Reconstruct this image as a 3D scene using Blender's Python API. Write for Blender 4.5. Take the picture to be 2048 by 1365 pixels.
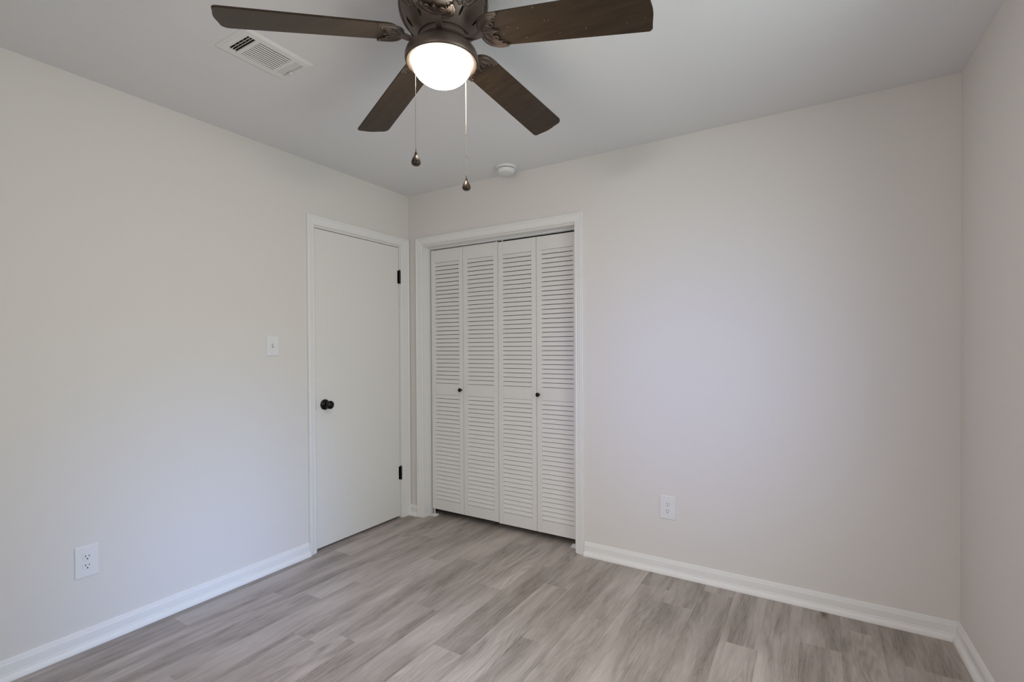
import bpy, bmesh, math, random
from mathutils import Vector, Matrix

for o in list(bpy.data.objects):
    bpy.data.objects.remove(o)
scene = bpy.context.scene
COL = scene.collection
PI = math.pi

# ------------------------------------------------------------------ camera
CAM = Vector((2.66522, -2.81062, 1.27194))
FWD = Vector((-0.5251, 0.8510, -0.0092)); RGT = Vector((0.8510, 0.5251, -0.0053)); UPV = Vector((-0.0003, 0.0106, 0.9999))
cd = bpy.data.cameras.new('camera')
cam = bpy.data.objects.new('camera', cd); COL.objects.link(cam)
cd.sensor_width = 36.0; cd.sensor_fit = 'HORIZONTAL'
cd.lens = 986.5 / 2048 * 36
cd.shift_y = 24.1 / 2048
cd.clip_start = 0.02; cd.clip_end = 200
RGT = RGT.normalized(); UPV = (UPV - RGT * UPV.dot(RGT)).normalized(); BK = RGT.cross(UPV)
m = Matrix((RGT, UPV, BK)).transposed().to_4x4(); m.translation = CAM
cam.matrix_world = m
scene.camera = cam

# ------------------------------------------------------------------ colour management
vs = scene.view_settings
vs.view_transform = 'Standard'; vs.look = 'None'; vs.gamma = 1.0; vs.use_curve_mapping = False
vs.exposure = 0.0

# ------------------------------------------------------------------ world (overcast sky seen through the windows)
w = bpy.data.worlds.new('world'); scene.world = w; w.use_nodes = True
bg = w.node_tree.nodes['Background']
bg.inputs[0].default_value = (0.62, 0.80, 1.0, 1); bg.inputs[1].default_value = 0.7

# ------------------------------------------------------------------ room measures
H = 2.44; W = 3.192; D = 3.15; KW = 0.0281           # right wall leans out slightly: x = W - KW*y
TH = 0.12
def wx(y): return W - KW * y
WIN1 = (1.55, 2.60, 0.85, 2.05)       # window in the wall behind the camera: x0,x1,z0,z1
WIN2 = (-2.05, -1.00, 0.75, 2.05)     # window in the right wall: y0,y1,z0,z1

def daylight(name, loc, rot, sx, sy, power, color, spread):
    l = bpy.data.lights.new(name, 'AREA'); l.shape = 'RECTANGLE'; l.size = sx; l.size_y = sy
    l.energy = power; l.color = color; l.spread = math.radians(spread)
    o = bpy.data.objects.new(name, l); COL.objects.link(o); o.location = loc; o.rotation_euler = rot
    return o
# daylight coming in through the two windows (lights stand just outside the glass):
# the broad light bounced off the yard and the cooler, more directed light of the open sky
W1C = ((WIN1[0]+WIN1[1])/2, -D-TH-0.05, (WIN1[2]+WIN1[3])/2)
W2C = (wx(-1.52)+TH+0.06, (WIN2[0]+WIN2[1])/2, (WIN2[2]+WIN2[3])/2)
daylight('daylight_front_broad', W1C, (PI/2-0.10, 0, 0), 1.05, 1.2, 8.3, (1.0, 0.94, 0.90), 160)
daylight('daylight_front_high', W1C, (PI/2-0.80, 0, 0.12), 1.05, 1.2, 6.3, (1.0, 0.95, 0.95), 85)
daylight('daylight_front_sky', W1C, (PI/2-0.12, 0, 0), 1.05, 1.2, 1.65, (0.17, 0.26, 1.0), 33)
daylight('daylight_right_broad', W2C, (PI/2-0.25, 0, PI/2), 1.1, 1.3, 23.0, (0.89, 1.0, 0.97), 160)
daylight('daylight_right_sky', W2C, (PI/2-0.40, 0, PI/2-0.02), 1.05, 1.3, 3.6, (0.30, 0.50, 1.0), 32)

# ------------------------------------------------------------------ materials
def mat(name, col, rough=0.6, metal=0.0, spec=0.5, bump=0, bscale=300, coat=0):
    mt = bpy.data.materials.new(name); mt.use_nodes = True
    nt = mt.node_tree; b = nt.nodes['Principled BSDF']
    b.inputs['Base Color'].default_value = (*col, 1); b.inputs['Roughness'].default_value = rough
    b.inputs['Metallic'].default_value = metal; b.inputs['Specular IOR Level'].default_value = spec
    if coat: b.inputs['Coat Weight'].default_value = coat
    tc = nt.nodes.new('ShaderNodeTexCoord')
    ns = nt.nodes.new('ShaderNodeTexNoise'); ns.inputs['Scale'].default_value = bscale; ns.inputs['Detail'].default_value = 3
    nt.links.new(tc.outputs['Object'], ns.inputs['Vector'])
    # very slight tonal unevenness
    mr = nt.nodes.new('ShaderNodeMapRange'); mr.inputs['To Min'].default_value = 0.985; mr.inputs['To Max'].default_value = 1.015
    nt.links.new(ns.outputs['Fac'], mr.inputs['Value'])
    mx = nt.nodes.new('ShaderNodeVectorMath'); mx.operation = 'SCALE'; mx.inputs[0].default_value = col
    nt.links.new(mr.outputs['Result'], mx.inputs['Scale'])
    nt.links.new(mx.outputs['Vector'], b.inputs['Base Color'])
    if bump:
        bp = nt.nodes.new('ShaderNodeBump'); bp.inputs['Strength'].default_value = bump; bp.inputs['Distance'].default_value = 0.001
        nt.links.new(ns.outputs['Fac'], bp.inputs['Height']); nt.links.new(bp.outputs['Normal'], b.inputs['Normal'])
    return mt
M_wall = mat('wall_paint', (0.74, 0.71, 0.68), 0.75, spec=0.3, bump=0.12, bscale=260)
M_ceil = mat('ceiling_paint', (0.78, 0.78, 0.79), 0.9, spec=0.2, bump=0.2, bscale=220)
M_trim = mat('trim_paint', (0.82, 0.81, 0.80), 0.38, spec=0.45, bump=0.05, bscale=60)
M_door = mat('door_paint', (0.78, 0.765, 0.735), 0.42, spec=0.45, bump=0.05, bscale=40)
M_louv = mat('louver_paint', (0.78, 0.76, 0.745), 0.45, spec=0.4, bump=0.05, bscale=60)
M_black = mat('oil_rubbed_bronze', (0.012, 0.010, 0.009), 0.3, metal=0.6, spec=0.5)
M_plas = mat('white_plastic', (0.78, 0.78, 0.785), 0.35, spec=0.5)
M_slot = mat('dark_slot', (0.012, 0.012, 0.012), 0.8, spec=0.1)
M_void = mat('closet_painted_shade', (0.05, 0.045, 0.040), 0.9, spec=0.1)  # near-black colour stands in for the shade inside the closed closet
M_duct = mat('duct_dark', (0.05, 0.045, 0.035), 0.9, spec=0.1)
M_vent = mat('vent_enamel', (0.80, 0.79, 0.78), 0.45)
M_bronze = mat('fan_bronze', (0.120, 0.088, 0.070), 0.40, metal=0.45, spec=0.5, bump=0.1, bscale=150)
M_pend = mat('pendant_wood', (0.030, 0.017, 0.008), 0.4, spec=0.4)
M_ring = mat('ring_bronze', (0.034, 0.026, 0.020), 0.6, spec=0.2)
M_chain = mat('brass_chain', (0.33, 0.29, 0.25), 0.3, metal=0.9)
M_steel = mat('screw_metal', (0.55, 0.52, 0.48), 0.3, metal=0.9)

def floor_mat():
    mt = bpy.data.materials.new('vinyl_oak_planks'); mt.use_nodes = True; nt = mt.node_tree; N = nt.nodes; L = nt.links
    b = N['Principled BSDF']
    tc = N.new('ShaderNodeTexCoord'); at = N.new('ShaderNodeAttribute'); at.attribute_name = 'plank_rand'
    sep = N.new('ShaderNodeSeparateXYZ'); L.new(tc.outputs['Object'], sep.inputs[0])
    def mth(op, a, b_=None, c=None):
        n = N.new('ShaderNodeMath'); n.operation = op
        for i, v in enumerate((a, b_, c)):
            if v is None: continue
            if isinstance(v, (int, float)): n.inputs[i].default_value = v
            else: L.new(v, n.inputs[i])
        return n.outputs[0]
    r = at.outputs['Fac']
    X = mth('ADD', sep.outputs[0], mth('MULTIPLY', r, 17.0)); Y = mth('ADD', sep.outputs[1], mth('MULTIPLY', r, 41.0))
    def vec(sx, sy):
        c = N.new('ShaderNodeCombineXYZ'); L.new(mth('MULTIPLY', X, sx), c.inputs[0]); L.new(mth('MULTIPLY', Y, sy), c.inputs[1]); L.new(r, c.inputs[2]); return c.outputs[0]
    def noise(v, sc, det, rough=0.5, dist=0.0):
        n = N.new('ShaderNodeTexNoise'); n.inputs['Scale'].default_value = sc; n.inputs['Detail'].default_value = det
        n.inputs['Roughness'].default_value = rough; n.inputs['Distortion'].default_value = dist; L.new(v, n.inputs['Vector']); return n.outputs['Fac']
    cloud = noise(vec(8, 1.5), 1.0, 3, 0.5, 0.5)          # broad darker drifts along the plank
    grain = noise(vec(300, 13), 1.0, 4, 0.6, 0.2); streak = noise(vec(42, 2.6), 1.0, 4, 0.55, 0.8)          # fine fibres
    # cathedral arches: bands of a warped stretched field
    warp = noise(vec(7, 0.9), 1.0, 2, 0.5, 0.3)
    bands = mth('SINE', mth('MULTIPLY', warp, 95.0))
    gate = N.new('ShaderNodeMapRange'); gate.inputs['From Min'].default_value = 0.50; gate.inputs['From Max'].default_value = 0.72
    L.new(noise(vec(5, 1.3), 1.0, 2, 0.5), gate.inputs['Value'])
    arches = mth('MULTIPLY', mth('MULTIPLY', bands, gate.outputs[0]), 0.085)
    # knots
    vor = N.new('ShaderNodeTexVoronoi'); vor.inputs['Scale'].default_value = 1.0; L.new(vec(6.5, 2.4), vor.inputs['Vector'])
    kn = N.new('ShaderNodeMapRange'); kn.inputs['From Min'].default_value = 0.03; kn.inputs['From Max'].default_value = 0.22
    kn.inputs['To Min'].default_value = 1.0; kn.inputs['To Max'].default_value = 0.0; L.new(vor.outputs['Distance'], kn.inputs['Value'])
    sc = N.new('ShaderNodeSeparateColor'); L.new(vor.outputs['Color'], sc.inputs[0])
    kg = mth('GREATER_THAN', sc.outputs[0], 0.72)
    knot = mth('MULTIPLY', mth('MULTIPLY', mth('POWER', kn.outputs[0], 2.0), kg), noise(vec(60, 25), 1.0, 3, 0.6, 1.0))
    v = mth('MULTIPLY_ADD', mth('SUBTRACT', cloud, 0.5), 0.70, 0.61)
    v = mth('ADD', v, mth('MULTIPLY', mth('SUBTRACT', grain, 0.5), 0.34))
    v = mth('ADD', v, mth('MULTIPLY', mth('SUBTRACT', streak, 0.5), 0.30))
    v = mth('ADD', v, arches)
    s2 = noise(vec(26, 1.9), 1.0, 5, 0.6, 1.6)               # dark open-grain cracks
    ck = N.new('ShaderNodeMapRange'); ck.inputs['From Min'].default_value = 0.0; ck.inputs['From Max'].default_value = 0.022
    ck.inputs['To Min'].default_value = 1.0; ck.inputs['To Max'].default_value = 0.0; L.new(mth('ABSOLUTE', mth('SUBTRACT', s2, 0.5)), ck.inputs['Value'])
    cg = N.new('ShaderNodeMapRange'); cg.inputs['From Min'].default_value = 0.52; cg.inputs['From Max'].default_value = 0.40; L.new(cloud, cg.inputs['Value'])
    v = mth('SUBTRACT', v, mth('MULTIPLY', mth('MULTIPLY', ck.outputs[0], cg.outputs[0]), 0.14))
    v = mth('SUBTRACT', v, mth('MULTIPLY', knot, 0.62))
    v = mth('ADD', v, mth('MULTIPLY', mth('SUBTRACT', r, 0.5), 0.10))
    # seams between neighbouring planks
    fx = mth('ABSOLUTE', mth('SUBTRACT', mth('FRACT', mth('DIVIDE', mth('SUBTRACT', sep.outputs[0], 2.755 - 0.1492*30), 0.1492)), 0.5))
    seam = N.new('ShaderNodeMapRange'); seam.inputs['From Min'].default_value = 0.491; seam.inputs['From Max'].default_value = 0.4985
    L.new(fx, seam.inputs['Value'])
    v = mth('SUBTRACT', v, mth('MULTIPLY', seam.outputs[0], 0.16))
    cr = N.new('ShaderNodeValToRGB'); L.new(v, cr.inputs[0])
    e = cr.color_ramp.elements
    e[0].position = 0.0; e[0].color = (0.07, 0.056, 0.042, 1)
    e[1].position = 1.0; e[1].color = (0.68, 0.605, 0.555, 1)
    for p_, c_ in ((0.30, (0.180, 0.150, 0.127, 1)), (0.55, (0.355, 0.308, 0.278, 1)), (0.78, (0.53, 0.468, 0.434, 1))):
        n_ = e.new(p_); n_.color = c_
    L.new(cr.outputs[0], b.inputs['Base Color'])
    b.inputs['Roughness'].default_value = 0.5; b.inputs['Specular IOR Level'].default_value = 0.35
    bp = N.new('ShaderNodeBump'); bp.inputs['Strength'].default_value = 0.15; bp.inputs['Distance'].default_value = 0.0006
    L.new(mth('SUBTRACT', grain, seam.outputs[0]), bp.inputs['Height']); L.new(bp.outputs['Normal'], b.inputs['Normal'])
    return mt
M_floor = floor_mat()

def blade_mat(name, dust):
    mt = bpy.data.materials.new(name); mt.use_nodes = True; nt = mt.node_tree; N = nt.nodes; L = nt.links
    b = N['Principled BSDF']; tc = N.new('ShaderNodeTexCoord')
    mp = N.new('ShaderNodeMapping'); mp.inputs['Scale'].default_value = (3, 60, 60); L.new(tc.outputs['Object'], mp.inputs[0])
    ns = N.new('ShaderNodeTexNoise'); ns.inputs['Scale'].default_value = 1.0; ns.inputs['Detail'].default_value = 4; L.new(mp.outputs[0], ns.inputs['Vector'])
    cr = N.new('ShaderNodeValToRGB'); L.new(ns.outputs['Fac'], cr.inputs[0])
    cr.color_ramp.elements[0].position = 0.3; cr.color_ramp.elements[0].color = (0.026, 0.016, 0.009, 1)
    cr.color_ramp.elements[1].position = 0.7; cr.color_ramp.elements[1].color = (0.046, 0.029, 0.016, 1)
    out = cr.outputs[0]
    if dust:
        vo = N.new('ShaderNodeTexVoronoi'); vo.inputs['Scale'].default_value = 75; L.new(tc.outputs['Object'], vo.inputs['Vector'])
        lt = N.new('ShaderNodeMath'); lt.operation = 'LESS_THAN'; lt.inputs[1].default_value = 0.085; L.new(vo.outputs['Distance'], lt.inputs[0])
        sc = N.new('ShaderNodeSeparateColor'); L.new(vo.outputs['Color'], sc.inputs[0])
        g = N.new('ShaderNodeMath'); g.operation = 'GREATER_THAN'; g.inputs[1].default_value = 0.72; L.new(sc.outputs[0], g.inputs[0])
        m2 = N.new('ShaderNodeMath'); m2.operation = 'MULTIPLY'; L.new(lt.outputs[0], m2.inputs[0]); L.new(g.outputs[0], m2.inputs[1])
        mx = N.new('ShaderNodeMix'); mx.data_type = 'RGBA'; L.new(m2.outputs[0], mx.inputs[0]); L.new(out, mx.inputs[6]); mx.inputs[7].default_value = (0.5, 0.42, 0.34, 1)
        out = mx.outputs[2]
    L.new(out, b.inputs['Base Color'])
    b.inputs['Roughness'].default_value = 0.40; b.inputs['Specular IOR Level'].default_value = 0.3
    return mt
M_blade = blade_mat('walnut_blade', False); M_bladed = blade_mat('walnut_blade_dusty', True)

M_bowl = bpy.data.materials.new('lit_frosted_glass'); M_bowl.use_nodes = True
_b = M_bowl.node_tree.nodes['Principled BSDF']
_b.inputs['Base Color'].default_value = (0.9, 0.88, 0.84, 1); _b.inputs['Roughness'].default_value = 0.3
_b.inputs['Emission Color'].default_value = (1.0, 0.88, 0.74, 1); _b.inputs['Emission Strength'].default_value = 70.0
M_glass = bpy.data.materials.new('window_glass'); M_glass.use_nodes = True
nt = M_glass.node_tree
for n in list(nt.nodes):
    if n.type != 'OUTPUT_MATERIAL': nt.nodes.remove(n)
tr = nt.nodes.new('ShaderNodeBsdfTransparent'); gl = nt.nodes.new('ShaderNodeBsdfGlossy'); gl.inputs['Roughness'].default_value = 0.02
mxs = nt.nodes.new('ShaderNodeMixShader'); mxs.inputs[0].default_value = 0.06
nt.links.new(tr.outputs[0], mxs.inputs[1]); nt.links.new(gl.outputs[0], mxs.inputs[2])
nt.links.new(mxs.outputs[0], [n for n in nt.nodes if n.type == 'OUTPUT_MATERIAL'][0].inputs[0])

# ------------------------------------------------------------------ mesh helpers
class MB:
    def __init__(s): s.v = []; s.f = []; s.sm = []
    def add(s, vs_, fs, smooth=False):
        n = len(s.v); s.v += [tuple(x) for x in vs_]
        for f in fs: s.f.append([n+i for i in f]); s.sm.append(smooth)
        return s
    def box(s, a, b):
        x0, y0, z0 = [min(a[i], b[i]) for i in range(3)]; x1, y1, z1 = [max(a[i], b[i]) for i in range(3)]
        return s.hexa([(x0,y0,z0),(x1,y0,z0),(x1,y1,z0),(x0,y1,z0),(x0,y0,z1),(x1,y0,z1),(x1,y1,z1),(x0,y1,z1)])
    def hexa(s, v): return s.add(v, [(0,3,2,1),(4,5,6,7),(0,1,5,4),(1,2,6,5),(2,3,7,6),(3,0,4,7)])
    def sweep(s, rings, closed=True, caps=True, smooth=False):
        n = len(rings[0]); vs_ = [p for r in rings for p in r]; fs = []
        for i in range(len(rings)-1):
            for j in range(n if closed else n-1):
                k = (j+1) % n; fs.append((i*n+j, i*n+k, (i+1)*n+k, (i+1)*n+j))
        if caps and closed: fs.append(tuple(range(n))[::-1]); fs.append(tuple((len(rings)-1)*n+j for j in range(n)))
        return s.add(vs_, fs, smooth)
    def lathe(s, prof, c=(0,0,0), seg=48, axis='z', smooth=True, frame=None):
        rings = []
        for r, h in prof:
            ring = []
            for k in range(seg):
                a = 2*PI*k/seg; u, v = r*math.cos(a), r*math.sin(a)
                if frame: p = Vector(c) + frame[0]*u + frame[1]*v + frame[2]*h
                else: p = Vector(c) + Vector((u, v, h))
                ring.append(p)
            rings.append(ring)
        return s.sweep(rings, True, False, smooth)
    def tube(s, pts, r, seg=8, smooth=True, taper=None):
        pts = [Vector(p) for p in pts]; rings = []
        for i, p in enumerate(pts):
            t = (pts[min(i+1, len(pts)-1)] - pts[max(i-1, 0)]).normalized()
            ref = Vector((0,0,1)) if abs(t.z) < 0.9 else Vector((1,0,0))
            a = t.cross(ref).normalized(); b = t.cross(a)
            rr = r * (taper(i/(len(pts)-1)) if taper else 1)
            rings.append([p + a*rr*math.cos(2*PI*k/seg) + b*rr*math.sin(2*PI*k/seg) for k in range(seg)])
        return s.sweep(rings, True, True, smooth)
    def ball(s, c, r, seg=8, rg=6, sq=(1,1,1)):
        rings = [[Vector(c) + Vector((r*sq[0]*math.sin(PI*i/rg)*math.cos(2*PI*k/seg), r*sq[1]*math.sin(PI*i/rg)*math.sin(2*PI*k/seg), r*sq[2]*math.cos(PI*i/rg))) for k in range(seg)] for i in range(rg+1)]
        return s.sweep(rings, True, False, True)
    def plate(s, poly, fz0, fz1):
        """poly of (u,v); fz0/fz1 map (u,v) -> 3D bottom / top"""
        n = len(poly); vs_ = [fz0(*p) for p in poly] + [fz1(*p) for p in poly]
        fs = [tuple(range(n))[::-1], tuple(range(n, 2*n))] + [(i, (i+1) % n, n+(i+1) % n, n+i) for i in range(n)]
        return s.add(vs_, fs)
    def build(s, name, material, parent=None, origin=None, bevel=0, bseg=2, smooth_angle=None):
        org = Vector(origin) if origin is not None else Vector((0,0,0))
        me = bpy.data.meshes.new(name)
        me.from_pydata([tuple(Vector(v)-org) for v in s.v], [], s.f)
        bm = bmesh.new(); bm.from_mesh(me)
        bmesh.ops.remove_doubles(bm, verts=bm.verts, dist=1e-6)
        bmesh.ops.recalc_face_normals(bm, faces=bm.faces)
        bm.to_mesh(me); bm.free()
        if any(s.sm):
            me.polygons.foreach_set('use_smooth', [True]*len(me.polygons))
            me.set_sharp_from_angle(angle=math.radians(smooth_angle or 40))
        me.materials.append(material)
        o = bpy.data.objects.new(name, me); COL.objects.link(o)
        if parent: o.parent = parent; o.location = org - (WORLD.get(parent.name) or Vector((0,0,0)))
        else: o.location = org
        WORLD[o.name] = org
        if bevel:
            md = o.modifiers.new('bevel', 'BEVEL'); md.width = bevel; md.segments = bseg; md.limit_method = 'ANGLE'; md.angle_limit = math.radians(35)
        return o
WORLD = {}
def empty(name, loc):
    o = bpy.data.objects.new(name, None); COL.objects.link(o); o.location = loc; o.empty_display_size = 0.05; WORLD[o.name] = Vector(loc); return o
def tag(o, label=None, cat=None, group=None, kind=None):
    if label: o['label'] = label
    if cat: o['category'] = cat
    if group: o['group'] = group
    if kind: o['kind'] = kind
    return o
def struct(o, label=None): return tag(o, label, None, None, 'structure')

# ------------------------------------------------------------------ floor: one mesh, a face per plank
random.seed(7)
PW, PL = 0.1492, 0.916
known = {17: -0.525, 10: -1.194, 7: -1.358, 13: -0.646, 9: -0.643, 18: -0.93, 16: -1.02, 15: -0.33, 14: -1.11, 12: -0.95, 11: -0.46, 8: -0.98}
fv, ff, fr = [], [], []
xb = 2.755 - 0.1492*20
i = 0
x = xb
Y0, Y1 = -D-0.05, 0.70
while x < 3.35:
    x1 = x + PW
    off = known.get(i, -random.random()*PL)
    ys = []; y = off - PL*6
    while y < Y1: ys.append(y); y += PL
    ys.append(y)
    for a, b_ in zip(ys, ys[1:]):
        a2, b2 = max(a, Y0), min(b_, Y1)
        if b2 <= a2: continue
        n = len(fv); fv += [(max(x,-0.2), a2, 0), (x1, a2, 0), (x1, b2, 0), (max(x,-0.2), b2, 0)]
        if x1 > -0.19: ff.append((n, n+1, n+2, n+3)); fr.append(random.random())
    x = x1; i += 1
me = bpy.data.meshes.new('floor'); me.from_pydata(fv, [], ff)
me.attributes.new('plank_rand', 'FLOAT', 'FACE').data.foreach_set('value', fr)
me.materials.append(M_floor)
floor = bpy.data.objects.new('floor', me); COL.objects.link(floor); struct(floor)
sf = MB().box((-0.2, -D-0.12, -0.10), (3.40, 0.82, -0.004)).build('subfloor', M_void); sf.parent = floor; WORLD['floor'] = Vector((0,0,0))

# ------------------------------------------------------------------ ceiling with the hole for the air register
VX0, VX1, VY0, VY1 = 0.738, 0.880, -1.764, -1.526
c = MB()
c.box((-TH, -D-TH, H), (VX0, TH, H+0.12)).box((VX1, -D-TH, H), (3.42, TH, H+0.12)).box((VX0, -D-TH, H), (VX1, VY0, H+0.12)).box((VX0, VY1, H), (VX1, TH, H+0.12))
struct(c.build('ceiling', M_ceil))

# ------------------------------------------------------------------ walls
DY0, DY1, DZ = -0.836, -0.094, 2.039          # room door opening in the left wall
CX0, CX1, CZ = 0.145, 1.391, 2.042            # closet opening in the back wall
c = MB()
c.box((-TH, -D, 0), (0, DY0, H)).box((-TH, DY1, 0), (0, 0, H)).box((-TH, DY0, DZ), (0, DY1, H)).box((-TH, DY0, 0), (-0.085, DY1, DZ))  # last box: added unseen backing that blocks light leaking under the door
struct(c.build('wall_left', M_wall))
c = MB()
c.box((-TH, 0, 0), (CX0, TH, H)).box((CX1, 0, 0), (3.42, TH, H)).box((CX0, 0, CZ), (CX1, TH, H))
struct(c.build('wall_back', M_wall))
c = MB()
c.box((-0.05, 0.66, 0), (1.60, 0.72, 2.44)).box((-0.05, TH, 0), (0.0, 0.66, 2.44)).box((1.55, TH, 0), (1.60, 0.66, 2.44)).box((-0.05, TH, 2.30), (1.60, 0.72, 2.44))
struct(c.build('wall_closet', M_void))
def rw(y0, y1, z0, z1, mb): mb.hexa([(wx(y0), y0, z0), (wx(y0)+TH, y0, z0), (wx(y1)+TH, y1, z0), (wx(y1), y1, z0), (wx(y0), y0, z1), (wx(y0)+TH, y0, z1), (wx(y1)+TH, y1, z1), (wx(y1), y1, z1)])
c = MB(); a0, a1, z0, z1 = WIN2
rw(-D, a0, 0, H, c); rw(a1, 0, 0, H, c); rw(a0, a1, 0, z0, c); rw(a0, a1, z1, H, c)
struct(c.build('wall_right', M_wall))
c = MB(); b0, b1, z0, z1 = WIN1
c.box((-TH, -D-TH, 0), (b0, -D, H)).box((b1, -D-TH, 0), (3.42, -D, H)).box((b0, -D-TH, 0), (b1, -D, z0)).box((b0, -D-TH, z1), (b1, -D, H))
struct(c.build('wall_front', M_wall))

# windows (behind and beside the camera)
def window(name, P, u, nrm, wd, z0, z1):
    """P: lower corner on the inner wall face, u: along, nrm: outwards"""
    P, u, nrm = Vector(P), Vector(u), Vector(nrm)
    def bx(mb, a, b_, d0, d1, h0, h1):
        q = lambda s, d, h: P + u*s + nrm*d + Vector((0,0,h-z0))
        mb.hexa([q(a,d0,h0), q(b_,d0,h0), q(b_,d1,h0), q(a,d1,h0), q(a,d0,h1), q(b_,d0,h1), q(b_,d1,h1), q(a,d1,h1)])
    root = empty(name, P); struct(root)
    mb = MB()
    t = 0.03
    bx(mb, 0, t, 0.0, TH, z0, z1); bx(mb, wd-t, wd, 0.0, TH, z0, z1); bx(mb, t, wd-t, 0.0, TH, z1-t, z1); bx(mb, t, wd-t, 0.0, TH, z0, z0+t)
    mb.build('window_frame', M_trim, root)
    mb = MB(); zm = (z0+z1)/2; s_ = 0.04
    for h0, h1, d in ((z0+t, zm+0.02, 0.05), (zm-0.02, z1-t, 0.08)):
        bx(mb, t, t+s_, d, d+0.028, h0, h1); bx(mb, wd-t-s_, wd-t, d, d+0.028, h0, h1)
        bx(mb, t+s_, wd-t-s_, d, d+0.028, h0, h0+s_); bx(mb, t+s_, wd-t-s_, d, d+0.028, h1-s_, h1)
    mb.build('window_sash', M_trim, root)
    mb = MB(); bx(mb, t+s_, wd-t-s_, 0.062, 0.066, z0+t+s_, zm-0.02)
    mb.build('window_pane', M_glass, root)
    mb = MB(); bx(mb, t+s_, wd-t-s_, 0.092, 0.096, zm+0.02, z1-t-s_)
    mb.build('window_pane', M_glass, root)
    mb = MB(); bx(mb, -0.05, wd+0.05, -0.05, 0.0, z0-0.025, z0); mb.build('window_sill', M_trim, root, bevel=0.004)
window('window_1', (WIN1[0], -D, WIN1[2]), (1,0,0), (0,-1,0), WIN1[1]-WIN1[0], WIN1[2], WIN1[3])
uu = Vector((-KW, 1, 0)).normalized(); nn = Vector((1, KW, 0)).normalized()
window('window_2', (wx(WIN2[0]), WIN2[0], WIN2[2]), uu, nn, (WIN2[1]-WIN2[0]), WIN2[2], WIN2[3])

# ------------------------------------------------------------------ baseboards
BP = [(0, 0), (0, .0815), (.0035, .0815), (.0065, .0795), (.0075, .0765), (.0070, .0745), (.0090, .0725), (.0095, .0700), (.0100, .0665), (.0118, .0640), (.0125, .060),
      (.0125, .0335), (.0120, .0315), (.0150, .0295), (.0155, .0265), (.0150, .0245), (.0205, .0215), (.0255, .0150), (.0280, .0070), (.0285, 0)]
def base(name, p0, p1, nrm, m0=0, m1=0):
    """run from p0 to p1 on the wall line; nrm points into the room; m = +1: inside mitre"""
    p0, p1, nrm = Vector(p0), Vector(p1), Vector(nrm); d = (p1-p0).normalized()
    r0 = [p0 + nrm*t + d*t*m0 + Vector((0,0,z)) for t, z in BP]; r1 = [p1 + nrm*t - d*t*m1 + Vector((0,0,z)) for t, z in BP]
    o = MB().sweep([r0, r1]).build(name, M_trim); struct(o); return o
CW = 0.057
base('baseboard_left', (0, -D, 0), (0, -0.8925, 0), (1,0,0), 1, 0)
base('baseboard_corner', (0, 0, 0), (0.0868, 0, 0), (0,-1,0), 0, 0)
base('baseboard_back', (1.4515, 0, 0), (W, 0, 0), (0,-1,0), 0, 1)
base('baseboard_right', (W, 0, 0), (wx(-D), -D, 0), -nn, 1, 1)
base('baseboard_front', (wx(-D), -D, 0), (0, -D, 0), (0,1,0), 1, 1)

# ------------------------------------------------------------------ casings
CPR = [(0, 0), (0, .0085), (.002, .0105), (.008, .0112), (.010, .0098), (.013, .0104), (.036, .0145), (.040, .0160), (.0425, .0135), (.046, .0135), (.0485, .0165), (.053, .0175), (.0565, .0160), (.0575, .0130), (.0575, 0)]
def casing(name, i0, i1, ztop, tomap, w0, w1, wt, parent=None):
    """three-sided frame; tomap(s, z, t) -> world; scale of side widths w0, w1 and head wt"""
    pr = CPR; k = 1/0.0575
    L_ = [[tomap(i0-u*k*w0, z, t) for u, t in pr] if z == 0 else [tomap(i0-u*k*w0, ztop+u*k*wt, t) for u, t in pr] for z in (0, 1)]
    R_ = [[tomap(i1+u*k*w1, ztop+u*k*wt, t) for u, t in pr], [tomap(i1+u*k*w1, 0, t) for u, t in pr]]
    mb = MB().sweep(L_ + R_)
    return mb
# room door: trim_1 = casing + jamb
dm = lambda s, z, t: Vector((t, s, z))
t1 = casing('trim_1', -0.842, -0.088, 2.051, dm, 0.050, 0.084, 0.057).build('trim_1', M_trim); struct(t1)
j = MB()
j.box((-0.085, DY0-0.0, 0), (-0.0005, DY0+0.003, DZ)).box((-0.085, DY1-0.003, 0), (-0.0005, DY1, DZ)).box((-0.085, DY0, DZ-0.003), (-0.0005, DY1, DZ))
j.box((-0.055, DY0+0.003, 0), (-0.042, DY0+0.014, DZ-0.003)).box((-0.055, DY1-0.014, 0), (-0.042, DY1-0.003, DZ-0.003)).box((-0.055, DY0+0.003, DZ-0.014), (-0.042, DY1-0.003, DZ-0.003))
j.build('door_jamb', M_trim, t1)
MB().box((-0.034, DY0+0.0028, 0.895), (-0.0008, DY0+0.0042, 0.960)).build('strike_plate', M_black, t1)

# room door slab
d1 = MB().box((-0.040, DY0+0.0065, 0.016), (-0.004, DY1-0.0055, DZ-0.0065)).build('door_1', M_door, bevel=0.0015); struct(d1)
for zc in (1.812, 0.340):
    hb = MB()
    hy = DY1-0.0045
    for k in range(5):
        hb.lathe([(0.0001, zc-0.049+k*0.0197), (0.0062, zc-0.049+k*0.0197), (0.0062, zc-0.049+k*0.0197+0.0190), (0.0001, zc-0.049+k*0.0197+0.0190)], (0.0045, hy, 0), 14)
    hb.lathe([(0.0001, zc+0.049), (0.0035, zc+0.0492), (0.0042, zc+0.053), (0.0001, zc+0.057)], (0.0045, hy, 0), 12)
    hb.box((-0.003, hy-0.016, zc-0.0485), (0.0003-0.0035, hy, zc+0.0485))
    hb.build('door_hinge', M_black, d1)
fr_x = (Vector((0,1,0)), Vector((0,0,1)), Vector((1,0,0)))
kb = MB(); KC = (-0.004, -0.763, 0.921)
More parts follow.
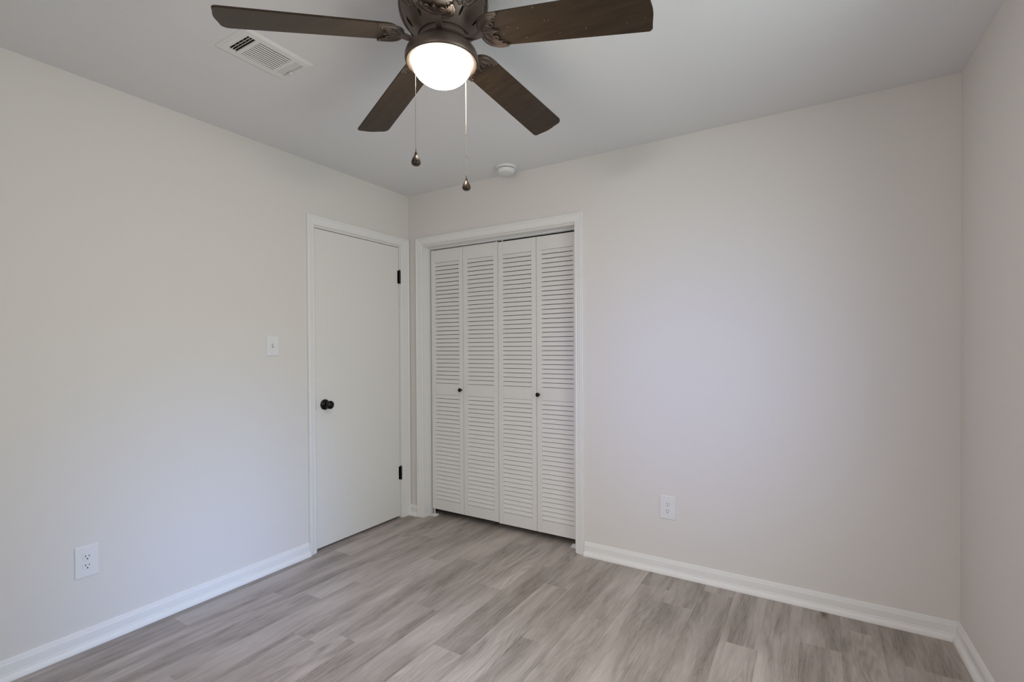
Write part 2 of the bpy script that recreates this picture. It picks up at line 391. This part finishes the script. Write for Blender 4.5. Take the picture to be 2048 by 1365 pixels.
kb.lathe([(0.0001, 0), (0.0335, 0), (0.0335, 0.003), (0.031, 0.007), (0.024, 0.0095), (0.016, 0.011), (0.0125, 0.014), (0.0115, 0.030), (0.0135, 0.034), (0.0205, 0.0375), (0.0250, 0.044), (0.0265, 0.051), (0.0255, 0.058), (0.021, 0.0635), (0.0135, 0.0655), (0.012, 0.0645), (0.0095, 0.0665), (0.0001, 0.0672)], KC, 40, frame=fr_x)
kb.build('door_knob', M_black, d1)

# ------------------------------------------------------------------ closet casing, jamb, track
cm = lambda s, z, t: Vector((s, -t, z))
t2 = casing('trim_2', 0.1425, 1.3945, 2.0525, cm, 0.0555, 0.0555, 0.0545).build('trim_2', M_trim); struct(t2)
MB().box((CX0-0.0, 0.0005, 0), (CX0+0.003, TH-0.001, CZ)).box((CX1-0.003, 0.0005, 0), (CX1, TH-0.001, CZ)).box((CX0+0.003, 0.0005, CZ-0.003), (CX1-0.003, TH-0.001, CZ)).build('closet_jamb', M_trim, t2)
t3 = MB().box((CX0+0.004, 0.074, 2.0290), (CX1-0.004, 0.077, CZ-0.0032)).box((CX0+0.004, 0.100, 2.0290), (CX1-0.004, 0.103, CZ-0.0032)).box((CX0+0.004, 0.079, CZ-0.006), (CX1-0.004, 0.100, CZ-0.0032)).build('trim_3', M_trim); struct(t3)

# ------------------------------------------------------------------ louvred bifold doors
FY = 0.078; DT = 0.028                 # front face and thickness of the panels
def panel(root, x0, x1, z0, z1):
    st = 0.036
    mb = MB()
    mb.box((x0, FY, z0), (x0+st, FY+DT, z1)).box((x1-st, FY, z0), (x1, FY+DT, z1))
    for a, b_ in ((z0, 0.1275), (0.926, 1.0115), (1.925, z1)):
        mb.box((x0+st, FY+0.0012, a), (x1-st, FY+DT-0.001, b_))
    fr = mb.build('panel_frame', M_louv, root, bevel=0.0012, bseg=1)
    lv = MB()
    for a, b_, n in ((0.1275, 0.926, 26), (1.0115, 1.925, 30)):
        p = (b_-a)/n
        for k in range(n):
            zz = a + k*p
            yb, yf = FY+0.0100, FY+0.0025
            top = min(zz+p-0.0006, b_-0.0012)
            pr = [(yf, zz+0.0026), (yf-0.0012, zz+0.0042), (yf-0.0010, zz+0.0070), (yb-0.0025, top), (yb+0.0015, top), (yb+0.0020, top-0.002), (yf+0.0045, zz+0.0028)]
            lv.sweep([[(x0+st-0.002, y_, z_) for y_, z_ in pr], [(x1-st+0.002, y_, z_) for y_, z_ in pr]])
    lv.build('louver_slats', M_louv, fr)
    return fr
def closet_knob(parent, x, z):
    f2 = (Vector((1,0,0)), Vector((0,0,1)), Vector((0,-1,0)))
    MB().lathe([(0.0001, -0.001), (0.008, -0.001), (0.0072, 0.002), (0.0058, 0.006), (0.0058, 0.012), (0.0095, 0.0155), (0.0138, 0.019), (0.0145, 0.0225), (0.0125, 0.026), (0.007, 0.0282), (0.0001, 0.0288)], (x, FY, z), 28, frame=f2).build('door_knob', M_black, parent)
d2 = empty('door_2', (0.16, FY, 0)); struct(d2)
pa = panel(d2, 0.1590, 0.4605, 0.0500, 2.0205); pb = panel(d2, 0.4635, 0.7665, 0.0500, 2.0205)
closet_knob(pa, 0.4425, 0.9690)
d3 = empty('door_3', (0.77, FY, 0)); struct(d3)
pc = panel(d3, 0.7700, 1.0730, 0.0450, 2.0160); pd = panel(d3, 1.0760, 1.3790, 0.0450, 2.0160)
closet_knob(pd, 1.0920, 0.9640)
for root, x in ((d2, 0.795-0.045), (d3, 0.800)):
    MB().lathe([(0.0001, 2.012), (0.004, 2.012), (0.004, 2.030), (0.007, 2.031), (0.007, 2.035), (0.0001, 2.036)], (x, FY+0.012, 0), 12).build('guide_pin', M_plas, root)

# floor pivot brackets
def bracket(x_j, sgn, label):
    o = MB()
    o.box((x_j, 0.050, 0.0), (x_j+sgn*0.060, 0.095, 0.0025)).box((x_j, 0.050, 0.0), (x_j+sgn*0.0025, 0.095, 0.030))
    o.box((x_j+sgn*0.012, 0.072, 0.0025), (x_j+sgn*0.060, 0.076, 0.010)).box((x_j+sgn*0.012, 0.092, 0.0025), (x_j+sgn*0.060, 0.095, 0.010))
    b_ = o.build('pivot_bracket', M_plas, origin=(x_j, 0.072, 0), bevel=0.0008, bseg=1)
    MB().lathe([(0.0001, 0.0025), (0.0065, 0.0025), (0.0065, 0.012), (0.004, 0.0125), (0.004, 0.050), (0.0001, 0.050)], (x_j+sgn*0.030, 0.0835, 0), 14).build('pivot_pin', M_plas, b_)
    tag(b_, label, 'bracket', 'floor pivot brackets of the closet doors')
bracket(CX0+0.0032, 1, "small white pivot bracket on the floor at the closet's left jamb")
bracket(CX1-0.0032, -1, "small white pivot bracket on the floor at the closet's right jamb")

# ------------------------------------------------------------------ wall plates
def frame_plate(tomap, hw, hh, t):
    """bevelled cover plate centred on origin of tomap(s, z, t)"""
    mb = MB(); b_ = 0.0035
    rings = []
    for e, tt in ((0, 0), (0, t*0.35), (b_*0.4, t*0.8), (b_, t)):
        rings.append([tomap(sx*(hw-e), sz*(hh-e), tt) for sx, sz in ((-1,-1), (1,-1), (1,1), (-1,1))])
    mb.sweep(rings)
    return mb
def outlet(name, tomap, hw, hh, label):
    o0 = tomap(0, 0, 0)
    root = empty(name, o0); tag(root, label, 'power outlet', 'white duplex wall outlets')
    frame_plate(tomap, hw, hh, 0.0055).build('cover_plate', M_plas, root, bevel=0.0006, bseg=1)
    for zc in (0.0195, -0.0195):
        poly = []
        for k in range(40):
            a = 2*PI*k/40; u = 0.0172*math.cos(a); v = 0.0172*math.sin(a); poly.append((u, zc + max(-0.0142, min(0.0142, v))))
        f = MB().plate(poly, lambda u, v: tomap(u, v, 0.0050), lambda u, v: tomap(u, v, 0.0072)).build('receptacle', M_plas, root, bevel=0.0005, bseg=1)
        sl = MB()
        for sx, hh_ in ((-0.0064, 0.0046), (0.0064, 0.0038)):
            sl.plate([(sx-0.0011, zc+0.004-hh_), (sx+0.0011, zc+0.004-hh_), (sx+0.0011, zc+0.004+hh_), (sx-0.0011, zc+0.004+hh_)], lambda u, v: tomap(u, v, 0.0071), lambda u, v: tomap(u, v, 0.0074))
        sl.build('blade_slots', M_slot, f)
        g = [(0.0026*math.cos(2*PI*k/16), zc-0.0080+0.0028*math.sin(2*PI*k/16)) for k in range(16)]
        MB().plate(g, lambda u, v: tomap(u, v, 0.0071), lambda u, v: tomap(u, v, 0.0075)).build('ground_hole', M_slot, f)
    MB().plate([(0.003*math.cos(2*PI*k/16), 0.003*math.sin(2*PI*k/16)) for k in range(16)], lambda u, v: tomap(u, v, 0.0050), lambda u, v: tomap(u, v, 0.0066)).build('screw', M_plas, root)
    return root
lm = lambda cy, cz: (lambda s, z, t: Vector((t, cy+s, cz+z)))
bmp = lambda cx, cz: (lambda s, z, t: Vector((cx+s, -t, cz+z)))
outlet('wall_outlet', lm(-1.9765, 0.369), 0.042, 0.0675, 'white duplex power outlet low on the left wall, left of the room door')
outlet('wall_outlet', bmp(1.955, 0.3735), 0.0445, 0.066, 'white duplex power outlet low on the back wall, right of the louvered closet')
tm = lm(-1.119, 1.295)
sw = empty('light_switch', tm(0,0,0)); tag(sw, 'white toggle light switch on the left wall beside the room door', 'light switch')
frame_plate(tm, 0.0375, 0.0585, 0.0055).build('cover_plate', M_plas, sw, bevel=0.0006, bseg=1)
MB().plate([(-0.0052, -0.0118), (0.0052, -0.0118), (0.0052, 0.0118), (-0.0052, 0.0118)], lambda u, v: tm(u, v, 0.0054), lambda u, v: tm(u, v, 0.0058)).build('toggle_slot', mat('slot_grey', (0.35, 0.34, 0.33), 0.7), sw)
MB().hexa([tm(-0.0042,-0.006,0.0056), tm(0.0042,-0.006,0.0056), tm(0.0042,0.008,0.0056), tm(-0.0042,0.008,0.0056), tm(-0.0036,0.004,0.018), tm(0.0036,0.004,0.018), tm(0.0036,0.011,0.016), tm(-0.0036,0.011,0.016)]).build('toggle', M_plas, sw, bevel=0.0008)
for zz in (-0.030, 0.030):
    MB().plate([(0.0032*math.cos(2*PI*k/16), zz+0.0032*math.sin(2*PI*k/16)) for k in range(16)], lambda u, v: tm(u, v, 0.0050), lambda u, v: tm(u, v, 0.0066)).build('screw', M_plas, sw)

# ------------------------------------------------------------------ smoke detector
SC = (0.967, -0.118, 0)
sd = empty('smoke_detector', (SC[0], SC[1], H)); tag(sd, 'round white smoke detector on the ceiling above the closet doors', 'smoke detector')
MB().lathe([(0.0001, H), (0.0655, H), (0.0665, H-0.004), (0.0655, H-0.010), (0.0625, H-0.013), (0.056, H-0.0135), (0.0001, H-0.0135)], SC, 56).build('base_ring', M_plas, sd)
MB().lathe([(0.0001, H-0.0135), (0.0545, H-0.0135), (0.0545, H-0.0175), (0.0001, H-0.0175)], SC, 56).build('sensor_gap', M_slot, sd)
MB().lathe([(0.0001, H-0.0170), (0.0565, H-0.0170), (0.0570, H-0.021), (0.0540, H-0.034), (0.0490, H-0.0400), (0.040, H-0.0425), (0.030, H-0.0405), (0.020, H-0.0420), (0.0001, H-0.0430)], SC, 56).build('dome', M_plas, sd)
rb = MB()
for k in range(24):
    a = 2*PI*k/24; c_, s_ = math.cos(a), math.sin(a); p = Vector((SC[0]+0.0552*c_, SC[1]+0.0552*s_, 0)); t = Vector((-s_, c_, 0))*0.0012; n_ = Vector((c_, s_, 0))*0.0014
    rb.hexa([p-t-n_+Vector((0,0,H-.0175)), p+t-n_+Vector((0,0,H-.0175)), p+t+n_+Vector((0,0,H-.0175)), p-t+n_+Vector((0,0,H-.0175)), p-t-n_+Vector((0,0,H-.013)), p+t-n_+Vector((0,0,H-.013)), p+t+n_+Vector((0,0,H-.013)), p-t+n_+Vector((0,0,H-.013))])
rb.build('sensor_grille', M_plas, sd)

# ------------------------------------------------------------------ ceiling air register
vt = empty('ceiling_vent', (0.808, -1.645, H)); tag(vt, 'white rectangular air vent with three banks of louvers on the ceiling', 'vent')
fx0, fx1, fy0, fy1 = 0.704, 0.913, -1.790, -1.504
zb_ = H - 0.007
ix0, ix1, iy0, iy1 = 0.7425, 0.8755, -1.760, -1.530
def frm(a, b_, z): return [(a[0], a[1], z), (b_[0], a[1], z), (b_[0], b_[1], z), (a[0], b_[1], z)]
rings = [frm((fx0, fy0), (fx1, fy1), H), frm((fx0, fy0), (fx1, fy1), H-0.0015), frm((fx0+0.012, fy0+0.012), (fx1-0.012, fy1-0.012), zb_), frm((ix0, iy0), (ix1, iy1), zb_), frm((ix0, iy0), (ix1, iy1), H-0.0005)]
mb = MB().sweep(rings, True, False)
ya, yb2, yc, yd = -1.7290, -1.7125, -1.5790, -1.5635
mb.box((ix0, ya, zb_), (ix1, yb2, zb_+0.0015)).box((ix0, yc, zb_), (ix1, yd, zb_+0.0015))
mb.build('vent_frame', M_vent, vt)
lv = MB()
n = 10
for k in range(n+1):                         # middle bank, louvers along y
    xx = ix0 + (ix1-ix0)*k/n
    lv.hexa([(xx+0.0012, yb2, zb_+0.0029), (xx+0.0023, yb2, zb_+0.0029), (xx+0.0023, yc, zb_+0.0029), (xx+0.0012, yc, zb_+0.0029), (xx-0.0024, yb2, zb_), (xx-0.0012, yb2, zb_), (xx-0.0012, yc, zb_), (xx-0.0024, yc, zb_)][::1])
for k in range(4):                           # near bank: open towards the camera side
    yy = iy0 + (ya-iy0)*k/3
    lv.hexa([(ix0, yy-0.0005, zb_), (ix1, yy-0.0005, zb_), (ix1, yy+0.0012, zb_), (ix0, yy+0.0012, zb_), (ix0, yy+0.0060, zb_+0.010), (ix1, yy+0.0060, zb_+0.010), (ix1, yy+0.0077, zb_+0.010), (ix0, yy+0.0077, zb_+0.010)])
for k in range(4):                           # far bank: louver backs face the camera
    yy = yd + (iy1-yd)*k/3
    lv.hexa([(ix0, yy+0.0030, zb_), (ix1, yy+0.0030, zb_), (ix1, yy+0.0042, zb_), (ix0, yy+0.0042, zb_), (ix0, yy-0.0100, zb_+0.010), (ix1, yy-0.0100, zb_+0.010), (ix1, yy-0.0088, zb_+0.010), (ix0, yy-0.0088, zb_+0.010)])
lv.build('louvers', M_vent, vt)
dv = MB()
for k in range(5):                           # damper vanes behind the louvers
    xx = ix0+0.016 + k*0.025
    dv.box((xx, iy0, zb_+0.016), (xx+0.006, ya, zb_+0.018))
dv.build('damper_vanes', mat('vane_grey', (0.42, 0.42, 0.38), 0.6), vt)
MB().box((VX0, VY0, H+0.12), (VX1, VY1, H+0.125)).box((VX0, VY0, H+0.001), (VX0+0.001, VY1, H+0.12)).box((VX1-0.001, VY0, H+0.001), (VX1, VY1, H+0.12)).box((VX0, VY0, H+0.001), (VX1, VY0+0.001, H+0.12)).box((VX0, VY1-0.001, H+0.001), (VX1, VY1, H+0.12)).build('duct', M_duct, vt)
MB().box((0.796, -1.536, zb_-0.011), (0.800, -1.524, zb_)).box((0.775, -1.533, zb_-0.003), (0.800, -1.529, zb_)).build('damper_lever', M_vent, vt, bevel=0.0006, bseg=1)
for px_ in ((0.808, -1.775), (0.808, -1.517)):
    MB().lathe([(0.0001, zb_+0.001), (0.0035, zb_+0.0005), (0.0030, zb_-0.0012), (0.0001, zb_-0.0018)], (px_[0], px_[1], 0), 14).build('screw', M_vent, vt)

# ------------------------------------------------------------------ ceiling fan
FX, FYc = 1.630, -1.546
fan = empty('ceiling_fan', (FX, FYc, H)); tag(fan, 'dark bronze hugger ceiling fan with walnut blades and a lit bowl light', 'ceiling fan')
FC = (FX, FYc, 0)
HP = [(0.0001, 2.44), (0.112, 2.44), (0.120, 2.434), (0.131, 2.428), (0.139, 2.415), (0.1415, 2.398), (0.1405, 2.380), (0.1360, 2.360), (0.1270, 2.340), (0.1150, 2.322), (0.1020, 2.308), (0.0910, 2.298), (0.0840, 2.292), (0.0840, 2.288), (0.0001, 2.288)]
MB().lathe(HP, FC, 72).build('motor_housing', M_bronze, fan)
def hr(z):                                   # housing radius at height z
    pts = sorted([(b_, a) for a, b_ in HP[3:12]])
    for (z0_, r0_), (z1_, r1_) in zip(pts, pts[1:]):
        if z0_ <= z <= z1_: return r0_ + (r1_-r0_)*(z-z0_)/(z1_-z0_)
    return pts[0][1]
def onh(a, z, off=0.0): r = hr(z)+off; return Vector((FX+r*math.cos(a), FYc+r*math.sin(a), z))
orn = MB()
A0 = 3.997
for k in range(10):
    a = A0 + PI/5*k + 0.31
    s_ = 1 if k % 2 else -1
    # S-shaped acanthus scroll in relief
    pts = [onh(a + s_*(0.26 - 0.52*t), 2.395 - 0.062*t + 0.012*math.sin(2*PI*t), 0.001) for t in [i_/16 for i_ in range(17)]]
    orn.tube(pts, 0.0042, 8, taper=lambda t: 0.45+0.9*math.sin(PI*t))
    pts = [onh(a - s_*0.26 + s_*0.085*(1-t)*math.sin(t*9)*1.0, 2.338 + 0.018*(1-t)*math.cos(t*9), 0.001) for t in [i_/16 for i_ in range(17)]]
    orn.tube(pts, 0.0030, 8, taper=lambda t: 1.0-0.6*t)
    pts = [onh(a + s_*(0.20 - 0.30*t), 2.375 - 0.045*t, 0.001) for t in [i_/10 for i_ in range(11)]]
    orn.tube(pts, 0.0026, 8, taper=lambda t: 0.4+0.8*math.sin(PI*t))
orn.build('scroll_relief', M_bronze, fan)
for k in range(10):
    a = A0 + PI/5*k
    MB().tube([onh(a + 0.05*t, 2.306+0.024*t, 0.0002) for t in [i_/6 for i_ in range(7)]], 0.0034, 8, taper=lambda t: 0.35+0.75*math.sin(PI*t)).build('vent_slot', M_slot, fan)
MB().lathe([(0.0001, 2.289), (0.078, 2.289), (0.080, 2.284), (0.080, 2.272), (0.074, 2.267), (0.0001, 2.267)], FC, 48).build('flywheel', M_bronze, fan)
KCN = (FX-0.006, FYc-0.004, 0)
MB().lathe([(0.0001, 2.268), (0.050, 2.268), (0.054, 2.262), (0.062, 2.259), (0.086, 2.254), (0.104, 2.246), (0.1140, 2.236), (0.1185, 2.224), (0.1190, 2.213), (0.1175, 2.206), (0.1155, 2.2040), (0.1150, 2.2060), (0.0001, 2.2065)], KCN, 72).build('light_pan', M_bronze, fan)
MB().lathe([(0.1150, 2.2050), (0.1135, 2.2028), (0.1060, 2.2020), (0.0975, 2.2045), (0.0968, 2.2060)], KCN, 72).build('trim_ring', M_ring, fan)
bowl = [(0.0965, 2.2080)] + [(0.0965*math.cos(t)**0.97 if t < PI/2-1e-6 else 0.0001, 2.2045-0.0700*math.sin(t)) for t in [PI/2*i_/20 for i_ in range(21)]]
MB().lathe(bowl, KCN, 64).build('glass_bowl', M_bowl, fan)

BV = {0: (3.997+0.025, -0.115, -0.188), -1: (3.997+0.011, -0.113, -0.208), -2: (3.997+0.020, -0.103, -0.208), -3: (3.997-0.056, -0.129, -0.281), -4: (3.997, -0.115, -0.21)}
ZB = 2.295; RB = 0.66
def blade_outline():
    pts = []
    w1, w2 = 0.119, 0.138; r0 = 0.142
    hw = lambda r: 0.5*(w1+(w2-w1)*(r-.2)/(RB-.2))
    # root: rounded
    for i_ in range(13):
        t = PI/2 + PI*i_/12
        pts.append((r0+0.045+0.045*math.cos(t)*1.0, hw(r0+0.05)*math.sin(t)))
    h = hw(RB); bulge = 0.006; ca, cb = 0.024, 0.014
    for i_ in range(9):
        t = PI/2*i_/8; pts.append((RB-bulge-ca+ca*math.sin(t), -(h-ca+ca*math.cos(t))))
    u0, u1 = -(h-ca), h-cb
    for i_ in range(1, 12):
        f = i_/12; pts.append((RB-bulge+bulge*16*f*f*(1-f)*(1-f), u0+(u1-u0)*f))
    for i_ in range(9):
        t = PI/2*(1-i_/8); pts.append((RB-bulge-cb+cb*math.sin(t), h-cb+cb*math.cos(t)))
    return pts
def blade_sys(k):
    ang, zs, pt = BV[k][0] + k*2*PI/5, BV[k][1], BV[k][2]
    A = Vector((math.cos(ang), math.sin(ang), 0)); B = Vector((-math.sin(ang), math.cos(ang), 0))
    def P(r, b_, dz=0):      # dz along the blade normal (approx. vertical)
        return Vector((FX, FYc, ZB)) + A*r + B*(b_*math.cos(pt)) + Vector((0, 0, zs*r + b_*math.sin(pt))) + (Vector((0,0,1))*math.cos(pt) - B*math.sin(pt))*dz
    return A, B, P
BO = blade_outline()
for _ in range(2):                             # soften the corners of the outline
    BO = [q for p0_, p1_ in zip(BO, BO[1:]+BO[:1]) for q in ((0.75*p0_[0]+0.25*p1_[0], 0.75*p0_[1]+0.25*p1_[1]), (0.25*p0_[0]+0.75*p1_[0], 0.25*p0_[1]+0.75*p1_[1]))]
def crescent():
    o = []
    for i_ in range(19):                       # outer edge following the root of the blade
        t = -1 + 2*i_/18
        o.append((0.128 + 0.078*abs(t)**2.6, 0.0635*math.sin(t*PI/2)))
    inn = []
    for i_ in range(25):                       # inner edge: two hooks and a pointed middle
        t = 1 - 2*i_/24
        inn.append((0.168 + 0.030*abs(t)**2.2 + 0.022*max(0, 1-abs(t)*4.0)**1.3, 0.0500*t))
    return o[:-1] + [(0.2085, 0.0600), (0.2090, 0.0545)] + inn[1:-1] + [(0.2090, -0.0545), (0.2085, -0.0600)]
CO = crescent()
for k in (0, -1, -2, -3, -4):
    A, B, P = blade_sys(k)
    bl = MB().plate(BO, lambda r, b_: P(r, b_, -0.003), lambda r, b_: P(r, b_, 0.003)).build('fan_blade', M_bladed if k == -3 else M_blade, fan, origin=(FX, FYc, ZB), bevel=0.001, bseg=1)
    ir = MB().plate(CO, lambda r, b_: P(r, b_, -0.0085), lambda r, b_: P(r, b_, -0.0031))
    # arm from the flywheel
    hub = Vector((FX, FYc, 0)); arm = []
    for i_ in range(9):
        t = i_/8; r = 0.070 + (0.140-0.070)*t
        zz = 2.276*(1-t) + (P(0.140, 0, -0.006).z)*t - 0.010*math.sin(PI*t)
        p = hub + A*r; p.z = zz
        hwid = 0.016 - 0.006*math.sin(PI*t); hh = 0.0045
        arm.append([p + B*hwid + Vector((0,0,hh)), p + B*hwid*0.8 - Vector((0,0,hh)), p - B*hwid*0.8 - Vector((0,0,hh)), p - B*hwid + Vector((0,0,hh))])
    ir.sweep(arm)
    # relief ribs and scrolls on the plate
    for s_ in (-1, 1):
        ir.tube([P(0.133+0.066*t**2.2, s_*(0.006+0.050*math.sin(t*PI/2)), -0.0085) for t in [i_/12 for i_ in range(13)]], 0.0034, 8, taper=lambda t: 0.5+0.6*math.sin(PI*t))
        ir.tube([P(0.146+0.050*t**1.8, s_*(0.004+0.034*math.sin(t*PI/2)), -0.0085) for t in [i_/12 for i_ in range(13)]], 0.0028, 8, taper=lambda t: 0.5+0.6*math.sin(PI*t))
        ir.tube([P(0.176+0.013*(1-t*0.7)*math.cos(6.5*t+2), s_*(0.026+0.012*(1-t*0.7)*math.sin(6.5*t+2)), -0.0085) for t in [i_/18 for i_ in range(19)]], 0.0022, 6)
    ir.tube([P(0.132+0.062*t, 0, -0.0085) for t in [i_/8 for i_ in range(9)]], 0.0036, 8, taper=lambda t: 1-0.7*t)
    iron = ir.build('blade_iron', M_bronze, fan)
    for r, b_ in ((0.200, 0.048), (0.200, -0.048), (0.186, 0.0)):
        c_ = P(r, b_, -0.010)
        MB().ball(c_, 0.0036, 10, 6, (1,1,0.6)).build('screw', M_bronze, iron)

def chain(pos, ztop, zend, thin_to, tilt=0.0):
    ch = MB()
    if thin_to: ch.tube([(pos[0], pos[1], ztop), (pos[0], pos[1], (ztop+thin_to)/2), (pos[0], pos[1], thin_to)], 0.0010, 6)
    z = thin_to or ztop
    while z > zend:
        ch.ball((pos[0], pos[1], z), 0.00150, 6, 4); z -= 0.0042
    ch.tube([(pos[0], pos[1], thin_to or ztop), (pos[0], pos[1], zend)], 0.0005, 4)
    if thin_to:
        for zz in (thin_to, thin_to-0.075): ch.lathe([(0.0001, zz+0.004), (0.0022, zz+0.003), (0.0022, zz-0.003), (0.0001, zz-0.004)], (pos[0], pos[1], 0), 10)
    return ch
def pendant(pos, zt, parent):
    """drop-shaped pull, top of its loop at zt"""
    c_ = (pos[0], pos[1], 0)
    pd_ = MB().lathe([(0.0001, zt), (0.0013, zt), (0.0013, zt-0.0085), (0.0036, zt-0.009), (0.0044, zt-0.012), (0.0040, zt-0.015), (0.0072, zt-0.021), (0.0112, zt-0.028), (0.0138, zt-0.035), (0.0146, zt-0.0405), (0.0132, zt-0.0455), (0.0090, zt-0.0490), (0.0001, zt-0.0500)], c_, 28)
    return pd_.build('pull_pendant', M_pend, parent)
P1 = (1.602, -1.652); P2 = (1.636, -1.437)
c1 = chain(P1, 2.226, 1.893, None).build('pull_chain', M_chain, fan); pendant(P1, 1.894, c1)
c2 = chain(P2, 2.226, 1.868, 2.012).build('pull_chain', M_chain, fan); pendant(P2, 1.869, c2)
for p_ in (P1, P2):
    a_ = Vector((p_[0]-KCN[0], p_[1]-KCN[1], 0)).normalized()
    MB().tube([Vector((KCN[0], KCN[1], 2.229)) + a_*0.112, Vector((p_[0], p_[1], 2.229)), Vector((p_[0], p_[1], 2.224))], 0.0022, 8).build('chain_guide', M_bronze, fan)
